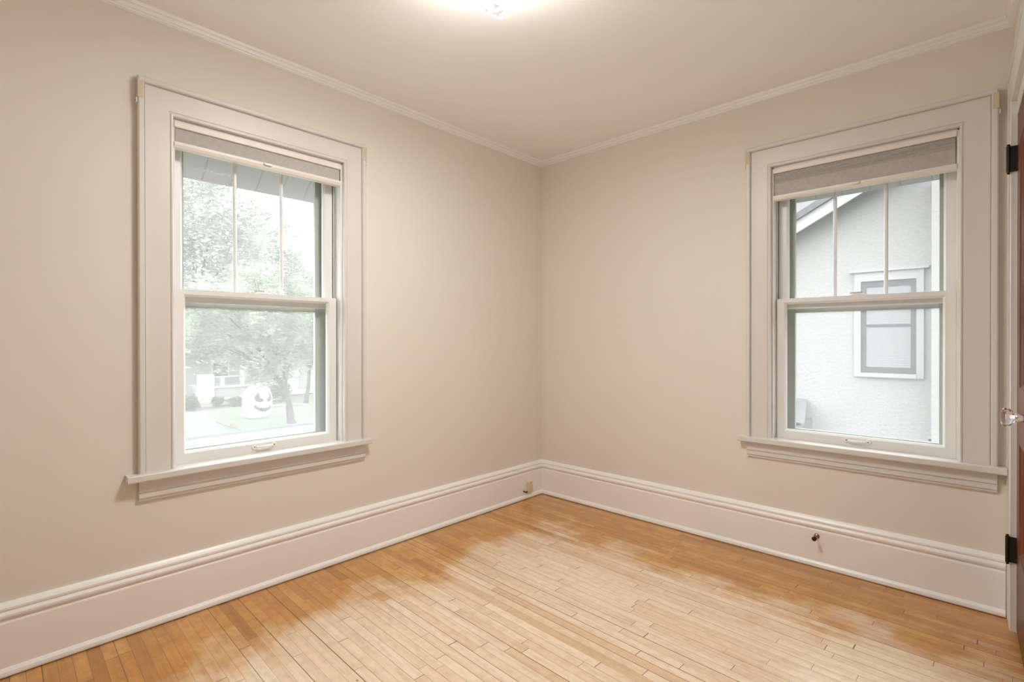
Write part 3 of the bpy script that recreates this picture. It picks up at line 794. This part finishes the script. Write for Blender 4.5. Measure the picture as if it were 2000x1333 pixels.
# ------------------------------------------------------------------ house across the street
ph = empty('porch_house', (-33, 8, GZ)); tag(ph, 'pale house with a columned porch across the street', 'house')
def pb(a, b): return ((a[0]+33, a[1]-8, a[2]-GZ), (b[0]+33, b[1]-8, b[2]-GZ))
def pbox(mb, a, b): q = pb(a, b); return mb.box(*q)
pbox(MB(), (-42, 2.0, GZ), (-35.4, 12.4, 2.45)).build('wall', M['siding'], ph)
rf = MB()
def P(x, y, z): return (x+33, y-8, z-GZ)
rf.add([P(-34.6,1.3,2.35),P(-34.6,13.1,2.35),P(-42.8,13.1,2.35),P(-42.8,1.3,2.35),P(-38.7,1.3,5.2),P(-38.7,13.1,5.2)], [(0,1,5,4),(2,3,4,5),(0,4,3),(1,2,5),(0,3,2,1)])
rf.build('roof', M['roof'], ph)
pbox(MB(), (-34.75, 1.25, 2.20), (-34.55, 13.15, 2.42)).build('eave_board', M['exttrim'], ph)
pbox(MB(), (-35.4, 6.9, GZ), (-33, 12.2, -1.88)).build('porch_wall', M['siding'], ph)
cp = MB(); pbox(cp, (-35.4, 6.85, -1.88), (-32.92, 12.25, -1.76)); pbox(cp, (-33.06, 6.9, -2.62), (-32.94, 12.2, -2.54)); cp.build('porch_sill', M['exttrim'], ph)
pbox(MB(), (-33.05, 7.4, -1.22), (-32.97, 12.0, -1.15)).build('railing', M['exttrim'], ph)
pbox(MB(), (-33.3, 6.65, GZ), (-32.7, 7.45, -1.0)).build('pier', M['creamwall'], ph)
for y in (9.17, 12.0):
    c_ = MB(); pbox(c_, (-33.12, y-0.11, -1.78), (-32.90, y+0.11, -0.36)); pbox(c_, (-33.18, y-0.2, -0.44), (-32.84, y+0.2, -0.30)); c_.build('column', M['exttrim'], ph, bevel=0.01)
pbox(MB(), (-33.02, 7.85, -1.78), (-32.92, 8.1, -1.2)).build('post', M['exttrim'], ph)
pbox(MB(), (-33.3, 6.6, -0.30), (-32.8, 12.4, 0.05)).build('porch_beam', M['exttrim'], ph)
rf = MB().add([P(-32.4,6.2,0.05),P(-32.4,12.8,0.05),P(-35.4,12.8,0.05),P(-35.4,6.2,0.05),P(-35.4,6.2,1.1),P(-35.4,12.8,1.1)], [(0,1,5,4),(0,4,3),(1,2,5),(0,3,2,1),(2,3,4,5)])
rf.build('porch_roof', M['roof'], ph)
for y in (3.6, 8.6, 10.8):
    w_ = MB(); pbox(w_, (-35.42, y-0.55, -1.4 if y > 5 else -0.8), (-35.36, y+0.55, 0.0 if y > 5 else 0.9)); wo = w_.build('window', M['exttrim'], ph)
    w_ = MB(); pbox(w_, (-35.37, y-0.45, -1.3 if y > 5 else -0.7), (-35.35, y+0.45, -0.1 if y > 5 else 0.8)); w_.build('pane', M['darksash'], wo)
for k in range(3):
    pbox(MB(), (-33.3+0.3*k, 4.7, GZ), (-33.0+0.3*k, 6.6, GZ+0.54-0.18*k)).build('step', M['concrete'], ph)
# white outbuilding right of it
wb = empty('white_garage', (-36, 14.0, GZ)); tag(wb, 'white building partly hidden by the trunks at the right', 'building')
MB().box((-4, -0.6, 0), (0, 6.5, 2.6)).build('wall', M['exttrim'], wb)
MB().add([(0.4,-0.9,2.6),(0.4,6.9,2.6),(-4.4,6.9,2.6),(-4.4,-0.9,2.6),(-2,-0.9,4.0),(-2,6.9,4.0)], [(0,1,5,4),(2,3,4,5),(0,4,3),(1,2,5),(0,3,2,1)]).build('roof', M['roof'], wb)
for y in (0.2, 2.2): MB().box((0.0, y, 0.3), (0.02, y+0.9, 2.2)).build('door', M['siding'], wb)

# ------------------------------------------------------------------ stucco house next door
NY = 4.8
nh = empty('stucco_house', (0, NY, GZ)); tag(nh, 'white stucco house next door with a gable and one window', 'house')
def Q(x, y, z): return (x, y-NY, z-GZ)
rz_ = lambda x: 2.563 + 0.537*(x-0.593)          # underside of the rake board
RX = 5.2                                          # ridge
xl, xr_ = -1.2, 11.6
w_ = MB()
gab = [Q(xl,NY,GZ), Q(xr_,NY,GZ), Q(xr_,NY,rz_(2*RX-xr_)+0.16), Q(RX,NY,rz_(RX)+0.16), Q(xl,NY,rz_(xl)+0.16)]
w_.poly(gab, (0, 9, 0)); w_.build('wall', M['stucco'], nh)
MB().box(Q(1.985, NY-0.34, GZ), Q(9.5, NY+0.02, 3.0)).build('wall_bay', M['stucco'], nh)
ru = MB()
for sg in (0, 1):
    xa = xl-0.6
    pts = [(xa, rz_(xa)), (RX, rz_(RX)), (RX, rz_(RX)+0.205), (xa, rz_(xa)+0.205)]
    if sg: pts = [(2*RX-x, z) for x, z in pts]
    ru.poly([Q(x, NY-0.27, z) for x, z in pts], (0, 0.04, 0))
ru.build('rake_board', M['exttrim'], nh)
rs_ = MB()
for sg in (0, 1):
    xa = xl-0.6
    pts = [(xa, rz_(xa)+0.16), (RX, rz_(RX)+0.16), (RX, rz_(RX)+0.25), (xa, rz_(xa)+0.25)]
    if sg: pts = [(2*RX-x, z) for x, z in pts]
    rs_.poly([Q(x, NY-0.31, z) for x, z in pts], (0, 9.9, 0))
rs_.build('roof', M['roof'], nh)
wn = MB()
xa, xb, za, zc = 1.20, 1.895, 0.685, 2.0
ia, ib, ja, jc = 1.27, 1.825, 0.735, 1.885
wn.box(Q(xa,NY,za), Q(ia,NY-0.03,zc)); wn.box(Q(ib,NY,za), Q(xb,NY-0.03,zc)); wn.box(Q(ia,NY,jc), Q(ib,NY-0.03,zc)); wn.box(Q(ia,NY,za), Q(ib,NY-0.045,ja))
wn.box(Q(xa-0.05,NY,zc), Q(xb+0.05,NY-0.06,zc+0.03))
wo = wn.build('window', M['housetrim'], nh)
sf = MB()
t_ = 0.055
sf.box(Q(ia,NY+0.0,ja), Q(ia+t_,NY-0.012,jc)); sf.box(Q(ib-t_,NY,ja), Q(ib,NY-0.012,jc)); sf.box(Q(ia+t_,NY,ja), Q(ib-t_,NY-0.012,ja+0.075)); sf.box(Q(ia+t_,NY,jc-0.075), Q(ib-t_,NY-0.012,jc)); sf.box(Q(ia+t_,NY,1.31), Q(ib-t_,NY-0.012,1.345))
sf.build('sash', M['darksash'], wo)
MB().box(Q(ia+t_,NY,ja+0.075), Q(ib-t_,NY-0.004,jc-0.075)).build('blind', M['blind'], wo)
hd = MB()
hd.poly([Q(-1.0,NY-0.0,0.30), Q(0.66,NY-0.0,0.30), Q(0.76,NY-0.55,0.04), Q(-1.0,NY-0.55,0.04)], (0,0,0.05))
hd.box(Q(-1.0,NY-0.56,-0.08), Q(0.74,NY-0.50,0.06)); hd.box(Q(0.66,NY-0.55,-0.08), Q(0.72,NY,0.1))
hd.build('entry_hood', M['roof'], nh)
fh = empty('far_house', (-6, 16, GZ)); tag(fh, 'farther white house showing past the stucco house gable', 'house')
MB().box((-4, 0, 0), (6.0, 8, 8.0)).build('wall', M['exttrim'], fh)
MB().box((-4.5, -0.5, 8.0), (6.5, 8.5, 8.2)).build('eave_board', M['siding'], fh)
MB().add([(-4.6,-0.6,8.2),(6.6,-0.6,8.2),(6.6,8.6,8.2),(-4.6,8.6,8.2),(-4.6,4,10.5),(6.6,4,10.5)], [(0,1,5,4),(2,3,4,5),(0,4,3),(1,2,5),(0,3,2,1)]).build('roof', M['roof'], fh)
